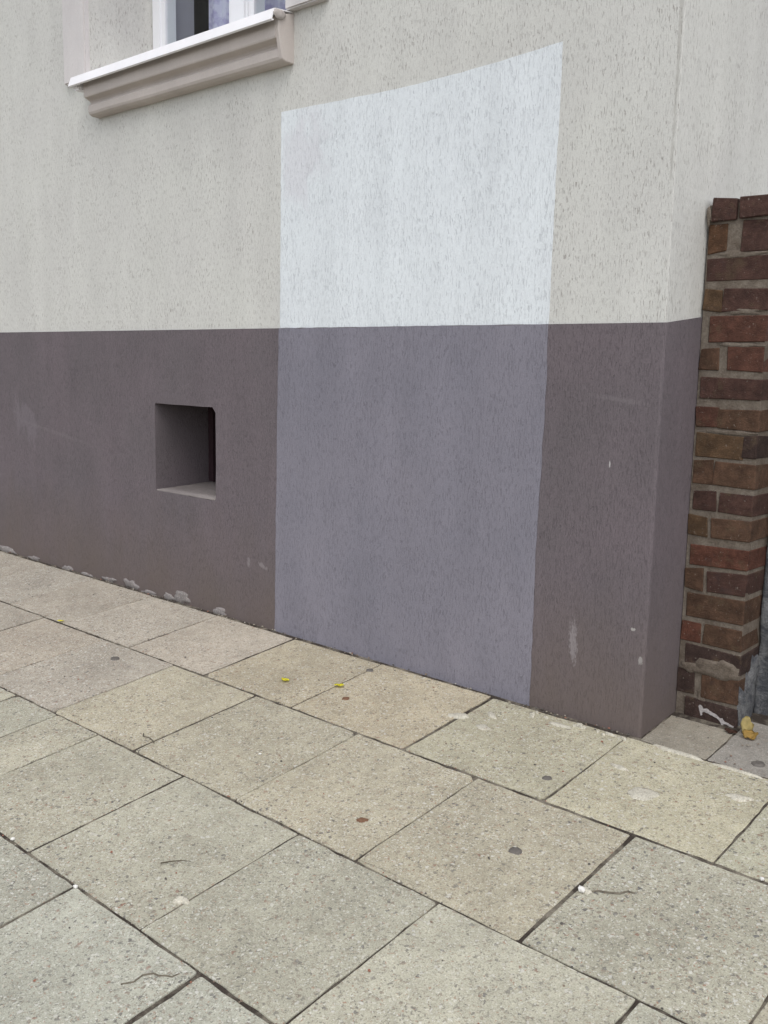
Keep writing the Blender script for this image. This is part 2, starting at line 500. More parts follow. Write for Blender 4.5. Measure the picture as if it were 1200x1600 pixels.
PITCH = 0.3575
def ext(xs, lo=-6.0, hi=2.6):
    xs = sorted(xs)
    while xs[-1] < hi: xs.append(xs[-1] + PITCH)
    while xs[0] > lo: xs.insert(0, xs[0] - PITCH)
    return xs
rows = [
    (1, -0.017, -0.353, ext([0.321, -0.021, -0.383, -0.750, -1.096, -1.453, -1.812, -2.172, -2.515])),
    (2, -0.353, -0.720, ext([0.512, 0.174, -0.176, -0.515, -0.875, -1.222, -1.575, -1.930])),
    (3, -0.720, -1.073, ext([0.375, 0.017, -0.321, -0.682, -1.012, -1.195, -1.400, -1.757])),
    (4, -1.073, -1.430, ext([0.197, -0.160, -0.513, -0.870])),
    (5, -1.430, -1.787, ext([0.02])),
    (6, -1.787, -2.143, ext([0.19])),
    (7, -2.143, -2.500, ext([-0.03])),
]
def row_line(y, x):                       # the long joints wander by a few millimetres
    if y > -0.1: return y
    return y + 0.006 * mnoise.noise(Vector((x * 1.1, y * 5, 2.0)))
for (r, yt, ybm, xs) in rows:
    jl = [random.choice((0.0008, 0.0014, 0.0022, 0.0030)) for _ in xs]
    if r == 1:
        for i, x in enumerate(xs):        # wide, dark joints in the photograph
            if abs(x + 1.096) < .01 or abs(x + 0.383) < .01: jl[i] = 0.0036
    for i in range(len(xs) - 1):
        x0, x1 = xs[i], xs[i + 1]
        top_gap = 0.0010 if r == 1 else (0.0036 if r == 2 else 0.0018)
        bot_gap = 0.0036 if r == 1 else 0.0018
        cor = [(x0, row_line(ybm, x0)), (x1, row_line(ybm, x1)), (x1, row_line(yt, x1)), (x0, row_line(yt, x0))]
        slab(cor, slab_color(r, (x0 + x1) / 2), (bot_gap, jl[i + 1], top_gap, jl[i]),
             chip={random.randrange(4): random.uniform(0.008, 0.016)} if random.random() < 0.35 else None)
# the darker strip between the first row and the brick pier
for (x0, x1, y1, c) in ((0.0045, 0.158, 0.1435, (0.300, 0.272, 0.222)), (0.158, 0.52, 0.215, (0.290, 0.270, 0.240)), (0.52, 0.90, 0.215, (0.29, 0.27, 0.235)), (0.90, 1.26, 0.215, (0.30, 0.28, 0.25)),
                        (1.26, 1.62, 0.215, (0.29, 0.27, 0.235)), (1.62, 1.98, 0.215, (0.31, 0.28, 0.25)), (1.98, 2.34, 0.215, (0.29, 0.27, 0.235))):
    slab([(x0, -0.013), (x1, -0.013), (x1, y1), (x0, y1)], c, (0.0016, 0.0010, 0.0012, 0.0010), lift=-0.0005, tilt=0.0006, mat=m_oldcon)

def blob(name, cx, cy, rx, ry, ang, mat, h=0.0015, seed=0, parent=None, n=18, rough=0.35, base=None):
    """flat trodden lump lying on the pavement (or on a wall through base)"""
    bm = bmesh.new()
    rings = []
    ca, sa = math.cos(ang), math.sin(ang)
    for (f, z) in ((1.0, 0.0), (0.82, 0.75), (0.45, 1.0)):
        ring = []
        for i in range(n):
            a = 2 * math.pi * i / n
            w = 1 + rough * mnoise.noise(Vector((math.cos(a) * 1.6 + seed * 3.1, math.sin(a) * 1.6, seed * 1.7))) + rough * .5 * mnoise.noise(Vector((math.cos(a) * 5 + seed, math.sin(a) * 5, 9.0)))
            u, v = math.cos(a) * rx * f * w, math.sin(a) * ry * f * w
            x, y = u * ca - v * sa, u * sa + v * ca
            zz = z * h * (1 + 0.4 * mnoise.noise(Vector((x * 90, y * 90, seed))))
            if base is None: p = (cx + x, cy + y, gz(cy + y) + zz + (0.0022 if z else -0.0015))
            else: p = base(x, y, zz)
            ring.append(bm.verts.new(p))
        rings.append(ring)
    for a, b in zip(rings, rings[1:]):
        for i in range(n):
            bm.faces.new((a[i], a[(i + 1) % n], b[(i + 1) % n], b[i]))
    bm.faces.new(rings[-1])
    bmesh.ops.recalc_face_normals(bm, faces=bm.faces)
    return from_bm(name, bm, mat, parent, smooth=True)

# mortar splashes stuck to the slabs
for i, (x, y, rx, ry, a) in enumerate([(-0.325, -0.103, 0.021, 0.009, -0.35), (-0.303, -0.165, 0.017, 0.010, -0.1), (0.120, -0.214, 0.030, 0.022, 0.3),
                                       (0.034, -0.150, 0.022, 0.007, -0.1), (0.272, -0.121, 0.026, 0.012, 0.2), (-0.17, -0.055, 0.030, 0.006, 0.05), (-0.385, -0.150, 0.03, 0.012, .5),
                                       (0.10, -0.022, 0.06, 0.006, 0.0), (0.22, -0.024, 0.05, 0.005, 0.0), (0.190, -0.552, 0.010, 0.007, 0.2), (-0.33, -0.985, 0.014, 0.009, .4)]):
    blob('mortar_splash', x, y, rx, ry, a, m_mortar_pale, 0.0018, i + 2, pavement, rough=0.6)
random.seed(77)
for i in range(16):
    x = random.uniform(-0.27, 0.0)
    blob('mortar_splash', x, -0.026 - abs(random.gauss(0, 0.012)), random.uniform(.003, .009), random.uniform(.002, .004), random.uniform(-.4, .4), m_mortar_pale, 0.0022, i + 31, pavement, n=10, rough=0.7)
# soil-filled cracks in the slabs
def crack(pts, w):
    bm = bmesh.new()
    w *= 1.3
    L, Rr, Cc = [], [], []
    for i, (x, y) in enumerate(pts):
        d = Vector(pts[min(i + 1, len(pts) - 1)]) - Vector(pts[max(i - 1, 0)]); d.normalize()
        ww = w * (0.35 + 0.65 * math.sin(math.pi * (i + 0.5) / len(pts)))
        z = gz(y) + 0.0032
        L.append(bm.verts.new((x - d.y * ww, y + d.x * ww, z - .002))); Rr.append(bm.verts.new((x + d.y * ww, y - d.x * ww, z - .002)))
        Cc.append(bm.verts.new((x, y, z)))
    for i in range(len(pts) - 1):
        bm.faces.new((L[i], L[i + 1], Cc[i + 1], Cc[i])); bm.faces.new((Cc[i], Cc[i + 1], Rr[i + 1], Rr[i]))
    bmesh.ops.recalc_face_normals(bm, faces=bm.faces)
    return from_bm('crack', bm, m_crack, pavement)
crack([(-0.233, -1.165), (-0.222, -1.150), (-0.224, -1.133), (-0.214, -1.120), (-0.203, -1.118), (-0.196, -1.112), (-0.185, -1.107), (-0.182, -1.096)], 0.0016)
crack([(0.196, -0.552), (0.207, -0.540), (0.222, -0.534), (0.238, -0.525), (0.246, -0.512), (0.258, -0.510)], 0.0020)
crack([(-0.925, -0.655), (-0.912, -0.664), (-0.893, -0.660), (-0.874, -0.664), (-0.860, -0.670)], 0.0018)

# ------------------------------------------------------------------ the house
house = tag(empty('plastered_house'), 'cream rendered house corner with mauve grey plinth and a paler repainted rectangle', 'house')
ZP = 0.896
WX0, WX1, WZ0, WZ1 = -2.145, -1.145, 1.735, 3.15
TOPZ = 6.2
def arc(x, y, r, n=6):                    # rounded outer corner at (x, y), front faces -Y, side faces +X
    return [(x - r + r * math.sin(a), y + r - r * math.cos(a)) for a in (math.pi / 2 * i / n for i in range(n + 1))]
def wall_with_hole(bm, y, x0, x1, z0, z1, hole, depth, jag=None):
    hx0, hx1, hz0, hz1 = hole
    for (a, b, c, d) in ((x0, hx0, z0, z1), (hx1, x1, z0, z1), (hx0, hx1, z0, hz0), (hx0, hx1, hz1, z1)):
        quad(bm, [(a, y, c), (b, y, c), (b, y, d), (a, y, d)])
    for (p, q) in (((hx0, hz0), (hx0, hz1)), ((hx0, hz1), (hx1, hz1)), ((hx1, hz1), (hx1, hz0)), ((hx1, hz0), (hx0, hz0))):
        quad(bm, [(p[0], y, p[1]), (p[0], y + depth, p[1]), (q[0], y + depth, q[1]), (q[0], y, q[1])])
bm = bmesh.new()
A = arc(0.0, 0.0, 0.0015, 2)
wall_with_hole(bm, 0.0, -9.0, A[0][0], ZP, TOPZ, (WX0, WX1, WZ0, WZ1), 0.40)
for (p, q) in zip(A, A[1:]): quad(bm, [(*p, ZP), (*q, ZP), (*q, TOPZ), (*p, TOPZ)])
quad(bm, [(0, A[-1][1], ZP), (0, 6, ZP), (0, 6, TOPZ), (0, A[-1][1], TOPZ)])
quad(bm, [(0, 6, ZP), (-9, 6, ZP), (-9, 6, TOPZ), (0, 6, TOPZ)])
quad(bm, [(-9, 6, ZP), (-9, 0, ZP), (-9, 0, TOPZ), (-9, 6, TOPZ)])
bm.faces.new([bm.verts.new((x, y, TOPZ)) for x, y in A + [(0, 6), (-9, 6), (-9, 0)]])
bmesh.ops.remove_doubles(bm, verts=bm.verts, dist=1e-5)
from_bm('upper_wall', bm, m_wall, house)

HX0, HX1, HZ0, HZ1 = -1.800, -1.478, 0.364, 0.656
bm = bmesh.new()
PO = 0.003
A = arc(PO, -PO, 0.007, 4)
# front with the square vent opening, slightly uneven edges
def vent_loop(y):
    pts = []
    cor = [(HX0, HZ0), (HX1, HZ0 - .002), (HX1 + .001, HZ1), (HX0, HZ1 + .001)]
    rad = [0.004, 0.008, 0.016, 0.004]
    for i in range(4):
        p, q = Vector(cor[i]), Vector(cor[(i + 1) % 4]); d = (q - p).normalized(); L = (q - p).length
        for j in range(9):
            tt = rad[i] + (L - rad[i] - rad[(i + 1) % 4]) * j / 8
            w = 0.0016 * mnoise.noise(Vector((i * 9.1, j * 0.9, 0.3)))
            pts.append((p.x + d.x * tt - d.y * w, y, p.y + d.y * tt + d.x * w))
    return pts
vl = [bm.verts.new(p) for p in vent_loop(-PO)]
ou = [bm.verts.new(p) for p in ((-3.2, -PO, -0.6), (-0.4, -PO, -0.6), (-0.4, -PO, ZP), (-3.2, -PO, ZP))]
n8 = 9
for i in range(4):
    seg = vl[i * n8:(i + 1) * n8]
    bm.faces.new([ou[i], ou[(i + 1) % 4]] + [vl[((i + 1) * n8) % 36]] + seg[::-1])
for (a, b) in ((-9.0, -3.2), (-0.4, A[0][0])): quad(bm, [(a, -PO, -0.6), (b, -PO, -0.6), (b, -PO, ZP), (a, -PO, ZP)])
for (p, q) in zip(A, A[1:]): quad(bm, [(*p, -0.6), (*q, -0.6), (*q, ZP), (*p, ZP)])
quad(bm, [(PO, A[-1][1], -0.6), (PO, 6, -0.6), (PO, 6, ZP), (PO, A[-1][1], ZP)])
quad(bm, [(PO, 6, -.6), (-9, 6, -.6), (-9, 6, ZP), (PO, 6, ZP)])
quad(bm, [(-9, 6, -.6), (-9, -PO, -.6), (-9, -PO, ZP), (-9, 6, ZP)])
bm.faces.new([bm.verts.new((x, y, ZP)) for x, y in A + [(PO, 6), (-9, 6), (-9, -PO)]])
bmesh.ops.remove_doubles(bm, verts=bm.verts, dist=1e-5)
bmesh.ops.recalc_face_normals(bm, faces=bm.faces)
# on the side wall the paint line climbs a little
ya = A[-1][1]
w = [bm.verts.new(p) for p in ((PO, ya, ZP), (PO, 0.168, ZP), (PO, 6, ZP), (PO, 6, ZP + .019), (PO, 0.168, ZP + .019), (-.002, 0.168, ZP + .019), (-.002, 6, ZP + .019), (-.002, ya, ZP + .0003))]
bm.faces.new((w[0], w[1], w[4])); bm.faces.new((w[1], w[2], w[3], w[4])); bm.faces.new((w[4], w[3], w[6], w[5])); bm.faces.new((w[0], w[4], w[5], w[7]))
from_bm('plinth', bm, m_plinth, house)
# recess of the vent
bm = bmesh.new()
f0 = [bm.verts.new(p) for p in vent_loop(-PO)]
f1 = [bm.verts.new((x, 0.012, z)) for x, y, z in vent_loop(0)]
f2 = [bm.verts.new((x * 1.0, 0.255, z + (0.010 if z < 0.45 else 0))) for x, y, z in vent_loop(0)]
for a, b in ((f0, f1), (f1, f2)):
    for i in range(36): bm.faces.new((a[i], b[i], b[(i + 1) % 36], a[(i + 1) % 36]))
bmesh.ops.recalc_face_normals(bm, faces=bm.faces)
for f in bm.faces: f.normal_flip()
vent = from_bm('vent_recess', bm, m_plinth, house)
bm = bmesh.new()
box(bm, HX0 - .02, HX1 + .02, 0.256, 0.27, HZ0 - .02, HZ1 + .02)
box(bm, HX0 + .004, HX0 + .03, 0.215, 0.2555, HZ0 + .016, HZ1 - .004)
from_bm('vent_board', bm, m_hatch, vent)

bm = bmesh.new()
nx, ny = 10, 6
gr = [[bm.verts.new((HX0 + .003 + (HX1 - HX0 - .006) * i / nx, 0.001 + 0.25 * j / ny - .003 * (j == 0), HZ0 + .0015 + .010 * min(1, max(0, (0.25 * j / ny - .012) / .24)) + .003 + .0022 * mnoise.noise(Vector((i * 1.3, j * 1.1, 3.0))))) for j in range(ny + 1)] for i in range(nx + 1)]
for i in range(nx):
    for j in range(ny): bm.faces.new((gr[i][j], gr[i + 1][j], gr[i + 1][j + 1], gr[i][j + 1]))
lf = [bm.verts.new((v[0].co.x, -.001, HZ0 - .001)) for v in gr]
for i in range(nx): bm.faces.new((lf[i], lf[i + 1], gr[i + 1][0], gr[i][0]))
from_bm('dusty_ledge', bm, m_ledge, vent, smooth=True)

# repainted rectangle: fresh paint a millimetre thick over both renders
def ragged(pts, amp, step=0.03, k=0.0):
    out = []
    for i in range(len(pts)):
        p, q = Vector(pts[i]), Vector(pts[(i + 1) % len(pts)])
        L = (q - p).length; d = (q - p) / L; m = max(1, int(L / step))
        for j in range(m):
            v = p + d * (L * j / m)
            w = amp * mnoise.noise(Vector((v.x * 28 + k, v.y * 28, k))) * (1 if j else 0.4)
            out.append((v.x - d.y * w, v.y + d.x * w))
    return out
up = [(-1.182, ZP + .0005), (-0.281, ZP + .0005), (-0.280, 1.073), (-0.279, 1.237), (-0.277, 1.37), (-0.277, 1.495), (-0.409, 1.487), (-0.55, 1.480),
      (-0.70, 1.4765), (-0.85, 1.478), (-0.978, 1.481), (-1.179, 1.486)]
bm = bmesh.new(); prism_xz(bm, ragged(up, 0.0022), -0.0012, 0.004)
tag(from_bm('paint_patch', bm, m_fresh, house), 'fresh white rectangle painted on the cream render')
lo = [(-1.201, -0.25), (-0.286, -0.25), (-0.286, 0.0), (-0.285, 0.16), (-0.287, 0.376), (-0.281, 0.587), (-0.278, 0.762), (-0.280, ZP - .0006), (-1.184, ZP - .0006), (-1.191, 0.551), (-1.196, 0.244)]
bm = bmesh.new(); prism_xz(bm, ragged(lo, 0.0030, 0.03, 5.0), -PO - 0.0012, 0.0)
tag(from_bm('paint_patch', bm, m_lilac, house), 'fresh lilac grey rectangle painted on the plinth')

# window surround, sill, window
bm = bmesh.new()
sz0 = 1.737
U = [(WX0, sz0), (WX0, WZ1), (WX1, WZ1), (WX1, sz0), (WX1 + .150, sz0), (WX1 + .150, WZ1 + .15), (WX0 - .140, WZ1 + .15), (WX0 - .140, sz0)]
def frame_strip(bm, boxes):
    for b in boxes: box(bm, *b)
frame_strip(bm, [(WX0 - .140, WX0 - .002, -0.020, 0.01, sz0, WZ1), (WX1 + .002, WX1 + .150, -0.024, 0.01, sz0, WZ1), (WX0 - .140, WX1 + .150, -0.024, 0.01, WZ1, WZ1 + .15)])
bmesh.ops.bevel(bm, geom=list(bm.edges), offset=0.004, segments=2, affect='EDGES')
from_bm('window_surround', bm, m_surround, house)

prof = [(0.004, 1.7335), (-0.054, 1.7165), (-0.057, 1.712), (-0.057, 1.664), (-0.055, 1.660), (-0.046, 1.657), (-0.036, 1.653), (-0.031, 1.648), (-0.031, 1.643), (-0.037, 1.639),
        (-0.041, 1.634), (-0.041, 1.616), (-0.037, 1.609), (-0.028, 1.605), (0.004, 1.604)]
bm = bmesh.new()
sx0, sx1 = -2.098, -1.141
nx = 40
rings = []
for i in range(nx + 1):
    x = sx0 + (sx1 - sx0) * i / nx
    rings.append([bm.verts.new((x, y + 0.0012 * mnoise.noise(Vector((x * 9, z * 40, 1.0))), z + 0.0010 * mnoise.noise(Vector((x * 7, z * 30, 7.0))))) for y, z in prof])
for a, b in zip(rings, rings[1:]):
    for i in range(len(prof)):
        j = (i + 1) % len(prof)
        bm.faces.new((a[i], b[i], b[j], a[j]))
bm.faces.new(rings[0]); bm.faces.new(rings[-1][::-1])
bmesh.ops.recalc_face_normals(bm, faces=bm.faces)
sill = from_bm('window_sill', bm, m_trim, house)
# end stop that closes the moulding on the right
bm = bmesh.new()
st = [(y - .001, z) for y, z in ((0.004, 1.734), (-0.052, 1.717), (-0.056, 1.712), (-0.055, 1.676), (-0.050, 1.650), (-0.044, 1.625), (-0.040, 1.608), (-0.028, 1.603), (0.004, 1.603))]
a = [bm.verts.new((sx1 - .004, y, z)) for y, z in st]; b = [bm.verts.new((sx1 + .011, y, z)) for y, z in st]
bm.faces.new(a); bm.faces.new(b[::-1])
for i in range(len(st)): bm.faces.new((a[i], b[i], b[(i + 1) % len(st)], a[(i + 1) % len(st)]))
bmesh.ops.recalc_face_normals(bm, faces=bm.faces)
bmesh.ops.bevel(bm, geom=list(bm.edges), offset=0.002, segments=1, affect='EDGES')
from_bm('end_stop', bm, m_trim, sill)
# folded metal sheet on top
fx0, fx1 = -2.148, -1.128
fp = [(0.27, 1.768), (-0.070, 1.7285), (-0.0735, 1.727), (-0.0850, 1.697), (-0.0800, 1.694), (-0.0745, 1.6965), (-0.0760, 1.699), (-0.0805, 1.6985), (-0.0715, 1.7245), (-0.067, 1.7255), (0.27, 1.765)]
bm = bmesh.new()
N = 12
rings = [[bm.verts.new((fx0 + (fx1 - fx0) * i / N, y, z)) for y, z in fp] for i in range(N + 1)]
for a, b in zip(rings, rings[1:]):
    for i in range(len(fp)): bm.faces.new((a[i], b[i], b[(i + 1) % len(fp)], a[(i + 1) % len(fp)]))
bm.faces.new(rings[0]); bm.faces.new(rings[-1][::-1])
bmesh.ops.recalc_face_normals(bm, faces=bm.faces)
for v in bm.verts:                        # sheet enters the reveal only between the jambs
    if v.co.y > 0: v.co.x = min(max(v.co.x, WX0 + .002), WX1 - .002)
from_bm('flashing', bm, m_flash, sill)
bm = bmesh.new(); box(bm, fx0 + .004, fx0 + .040, -0.072, 0.0, 1.686, 1.722)
bmesh.ops.bevel(bm, geom=list(bm.edges), offset=0.006, segments=2, affect='EDGES')
from_bm('end_cap', bm, m_flash, sill)
o = blob('sealant', 0, 0, 0.014, 0.012, 0, m_seal, 0.006, 4, sill, base=lambda x, y, z: (-1.127 + z, -0.055 + x * 1.6, 1.716 + y))

win = tag(empty('window'), None); win.parent = house
WY = 0.25
bm = bmesh.new()
frame_strip(bm, [(WX0, WX0 + .052, WY, WY + .052, 1.766, WZ1), (WX1 - .052, WX1, WY, WY + .07, 1.766, WZ1), (WX0 + .052, WX1 - .052, WY, WY + .07, 1.766, 1.815), (WX0 + .052, WX1 - .052, WY, WY + .07, WZ1 - .06, WZ1)])
bmesh.ops.bevel(bm, geom=list(bm.edges), offset=0.005, segments=2, affect='EDGES')
from_bm('frame', bm, m_pvc, win)
mc = (WX0 + WX1) / 2 - 0.012
bm = bmesh.new(); box(bm, mc - .040, mc + .040, WY - .012, WY + .06, 1.7672, WZ1 - .06)
bmesh.ops.bevel(bm, geom=list(bm.edges), offset=0.008, segments=2, affect='EDGES')
from_bm('mullion', bm, m_pvc, win)
for (a, b) in ((WX0 + .052, mc - .040), (mc + .040, WX1 - .052)):
    bm = bmesh.new(); w = .022
    zt, zb = WZ1 - .06, 1.815
    frame_strip(bm, [(a, a + w, WY + .004, WY + .050, zb, zt), (b - w, b, WY + .004, WY + .050, zb, zt), (a + w, b - w, WY + .004, WY + .050, zb, zb + w), (a + w, b - w, WY + .012, WY + .062, zt - w, zt)])
    from_bm('sash', bm, m_pvc, win)
    bm = bmesh.new(); box(bm, a + w - .004, b - w + .004, WY + .010, WY + .015, zb + w - .004, zt - w + .004)
    from_bm('pane', bm, m_glass, win)
bm = bmesh.new()
quad(bm, [(WX0 + .04, WY + .053, 1.75), (WX0 + .04, .405, 1.75), (WX0 + .04, .405, WZ1), (WX0 + .04, WY + .053, WZ1)])
from_bm('inner_reveal', bm, m_reveal_in, win)
bm = bmesh.new(); box(bm, -3.4, -0.3, 0.41, 3.2, 1.1, 3.3)
bmesh.ops.delete(bm, geom=[f for f in bm.faces if abs(f.calc_center_median().y - .41) < 1e-4], context='FACES_ONLY')
for a in ((-3.4, WX0, 1.1, 3.3), (WX1, -0.3, 1.1, 3.3), (WX0, WX1, 1.1, WZ0), (WX0, WX1, WZ1, 3.3)):
    quad(bm, [(a[0], .41, a[2]), (a[1], .41, a[2]), (a[1], .41, a[3]), (a[0], .41, a[3])])
from_bm('room_shell', bm, m_dark, house)

bm = bmesh.new()
cols = []
for i in range(91):
    x = -2.095 + (2.095 - 1.17) * i / 90
    y = 0.452 + 0.018 * math.sin(i * 0.9) + 0.012 * math.sin(i * 0.37 + 1)
    cols.append((bm.verts.new((x, y, 1.70)), bm.verts.new((x, y * .8 + .1, 3.12))))
for a, b in zip(cols, cols[1:]): bm.faces.new((a[0], b[0], b[1], a[1]))
tag(from_bm('net_curtain', bm, m_lace), 'patterned violet white net curtain hanging behind the window panes', 'curtain')

# mortar lumps where the plinth meets the pavement
for i, (x, z, rx, rz, h) in enumerate([(-1.665, 0.018, 0.046, 0.020, 0.006), (-1.735, 0.006, 0.030, 0.012, 0.005), (-1.461, 0.004, 0.034, 0.013, 0.005), (-1.965, 0.014, 0.050, 0.015, 0.006), (-2.10, 0.006, 0.046, 0.010, 0.005),
                                       (-1.85, 0.000, 0.050, 0.008, 0.005), (-2.388, 0.002, 0.040, 0.010, 0.006), (-2.26, 0.000, 0.04, 0.007, 0.005), (-2.641, 0.004, 0.040, 0.010, 0.006), (-2.88, 0.006, 0.075, 0.014, 0.007)]):
    blob('mortar_lump', 0, 0, rx, rz, 0.0, m_lump, h, i + 20, house, rough=0.7,
         base=lambda u, v, w, x=x, z=z: (x + u, -PO + .001 - w, z + v))

# ------------------------------------------------------------------ brick pier
pier = tag(empty('brick_pier', (0.07, 0.165, 0.017)), 'weathered brown brick pier standing in the angle beside the house side wall', 'pier')
PY, PXR, PYB = 0.165, 0.147, 0.285
off = Vector(pier.location)
def local(o):
    o.location = -off
    return o
bm = bmesh.new(); box(bm, 0.0045, PXR - .0018, PY + .0018, PYB, -0.05, 1.150)
local(from_bm('mortar', bm, m_mort, pier))
BR = {'o': (0.104, 0.054, 0.030), 'p': (0.066, 0.034, 0.027), 'r': (0.090, 0.040, 0.028), 'b': (0.088, 0.049, 0.031), 'd': (0.050, 0.031, 0.026), 'y': (0.094, 0.056, 0.031), 'R': (0.104, 0.042, 0.028)}
def brick(x0, x1, y0, y1, z0, z1, c, j=0.0024):
    bm = bmesh.new()
    v = box(bm, x0, x1, y0, y1, z0, z1)
    for w in v:
        w.co.x += random.uniform(-j, j) if w.co.x < PXR - .001 else random.uniform(-j, j * .6)
        w.co.y += random.uniform(-j, j) * .3
        w.co.z += random.uniform(-j, j) * 1.5
    bmesh.ops.bevel(bm, geom=list(bm.edges), offset=0.0017, segments=1, affect='EDGES')
    o = local(from_bm('brick', bm, m_brick, pier))
    k = random.uniform(0.9, 1.1)
    o.color = (*[a * k for a in BR[c]], 1)
    return o
#   z0, z1, list of (x0, x1, colour) across the front
courses = [
    (1.051, 1.110, [(0.008, 0.050, 'o'), (0.086, PXR, 'p')]),
    (0.989, 1.037, [(0.012, PXR, 'p')]),
    (0.928, 0.972, [(0.008, 0.046, 'y'), (0.053, PXR, 'p')]),
    (0.863, 0.914, [(0.028, PXR, 'r')]),
    (0.801, 0.848, [(0.006, 0.050, 'b'), (0.072, PXR, 'r')]),
    (0.737, 0.782, [(0.018, PXR, 'p')]),
    (0.675, 0.719, [(0.006, 0.056, 'r'), (0.062, PXR, 'b')]),
    (0.613, 0.661, [(0.014, 0.118, 'y'), (0.120, PXR, 'd')]),
    (0.552, 0.603, [(0.008, 0.054, 'b'), (0.060, PXR, 'b')]),
    (0.491, 0.536, [(0.018, 0.066, 'p'), (0.078, PXR, 'p')]),
    (0.435, 0.479, [(0.006, 0.050, 'y'), (0.064, PXR, 'b')]),
    (0.370, 0.415, [(0.020, PXR, 'R')]),
    (0.312, 0.358, [(0.008, 0.050, 'b'), (0.062, PXR, 'p')]),
    (0.249, 0.299, [(0.018, PXR, 'b')]),
    (0.189, 0.237, [(0.008, 0.052, 'R'), (0.064, PXR, 'b')]),
    (0.132, 0.180, [(0.024, PXR, 'd')]),
    (0.068, 0.120, [(0.006, 0.045, 'd'), (0.069, PXR, 'b')]),
    (0.006, 0.056, [(0.032, PXR, 'd')]),
]
for ci, (z0, z1, parts) in enumerate(courses):
    z0 -= .0012; z1 += .0012
    for (x0, x1, c) in parts:
        x0 = max(.005, x0 - .006)
        last = x1 == PXR
        yb = (PY + .108 if ci % 2 else PYB - .002) if last else PY + .05
        brick(x0, x1, PY - random.uniform(0, .0022), yb, z0, z1, c)
    if ci % 2: brick(0.09, PXR, PY + .118, PYB - .002, z0, z1, random.choice('pdb'))
# projecting cap course of headers
for (x0, x1, c) in [(0.012, 0.068, 'p'), (0.073, 0.150, 'p')]:
    brick(x0, x1, PY - .008, PY + .12, 1.117, 1.161, c)
brick(0.012, 0.150, PY + .125, PYB + .02, 1.117, 1.161, 'p')
local(blob('mortar_smear', 0, 0, 0.006, 0.019, 0.1, m_mort, 0.004, 71, pier, rough=.5, base=lambda u, v, w: (0.008 + u, PY - .0085 - w, 1.128 + v)))
# smears of mortar pushed over the faces
for i, (x, z, rx, rz, h) in enumerate([(0.090, 0.134, 0.060, 0.020, 0.006), (0.030, 0.127, 0.024, 0.013, 0.005), (0.112, 0.147, 0.022, 0.015, 0.006), (0.10, 0.926, 0.045, 0.008, 0.003), (0.09, 0.855, 0.05, 0.006, 0.003),
                                       (0.09, 0.668, 0.05, 0.006, 0.003), (0.066, 0.070, 0.014, 0.030, 0.003), (0.08, 1.044, 0.05, 0.008, 0.003)]):
    local(blob('mortar_smear', 0, 0, rx, rz, 0, m_mort, h, i + 40, pier, rough=0.75, base=lambda u, v, w, x=x, z=z: (x + u if x + u < PXR else PXR, PY + .0015 - w, z + v)))
# cement smeared low on the return face
for i, (y, z, ry, rz) in enumerate([(0.215, 0.055, 0.055, 0.075), (0.245, 0.13, 0.030, 0.040)]):
    local(blob('cement_smear', 0, 0, ry, rz, 0, m_cement, 0.008, i + 60, pier, rough=0.6, base=lambda u, v, w, y=y, z=z: (PXR - .0015 + w, max(PY + .002, y + u), z + v)))
# white paint drip on the lowest brick
bm = bmesh.new()
dr = [(0.060, 0.044), (0.063, 0.048), (0.068, 0.046), (0.072, 0.040), (0.080, 0.043), (0.086, 0.039), (0.094, 0.036), (0.103, 0.034), (0.111, 0.028), (0.117, 0.030), (0.121, 0.024), (0.130, 0.022), (0.138, 0.019), (0.144, 0.018), (0.143, 0.014), (0.134, 0.015), (0.126, 0.018), (0.120, 0.017), (0.119, 0.010), (0.121, 0.005), (0.117, 0.007), (0.115, 0.016), (0.112, 0.021), (0.104, 0.027), (0.094, 0.030), (0.083, 0.033), (0.074, 0.034), (0.070, 0.031), (0.070, 0.025), (0.067, 0.023), (0.065, 0.029), (0.062, 0.036)]
prism_xz(bm, ragged(dr, 0.0022, 0.003), PY - .0035, PY + .004)
local(from_bm('paint_drip', bm, m_paint, pier))
# narrow concrete footing in front of the lowest course
bm = bmesh.new(); box(bm, 0.006, PXR + .012, PY - .020, PY + .02, -0.06, 0.0005)
bmesh.ops.subdivide_edges(bm, edges=[e for e in bm.edges if abs(e.verts[0].co.x - e.verts[1].co.x) > .05], cuts=10)
for v in bm.verts:
    v.co.y += 0.004 * mnoise.noise(v.co * 60); v.co.z += 0.003 * mnoise.noise(v.co * 70 + Vector((5, 5, 5)))
local(from_bm('footing', bm, m_mort, pier))

# ------------------------------------------------------------------ rubble garden wall running on from the pier
gw = tag(empty('rubble_wall', (1.2, 0.30, 0.0)), 'rough grey rubble wall running on behind the brick pier', 'wall')
goff = Vector(gw.location)
bm = bmesh.new()
gx, gz_n = 60, 24
grid = [[None] * (gz_n + 1) for _ in range(gx + 1)]
for i in range(gx + 1):
    for j in range(gz_n + 1):
        x = 0.149 + 2.6 * (i / gx) ** 1.5; z = -0.1 + 1.0 * j / gz_n
        y = 0.262 + 0.012 * mnoise.noise(Vector((x * 12, z * 12, 0))) + 0.006 * mnoise.noise(Vector((x * 40, z * 40, 4)))
        grid[i][j] = bm.verts.new((x, y, z))
for i in range(gx):
    for j in range(gz_n): bm.faces.new((grid[i][j], grid[i + 1][j], grid[i + 1][j + 1], grid[i][j + 1]))
edge = [grid[i][gz_n] for i in range(gx + 1)]
back = [bm.verts.new((v.co.x, 0.50, v.co.z)) for v in edge]
for i in range(gx): bm.faces.new((edge[i], edge[i + 1], back[i + 1], back[i]))
lowb = [bm.verts.new((v.co.x, 0.50, -0.1)) for v in edge]
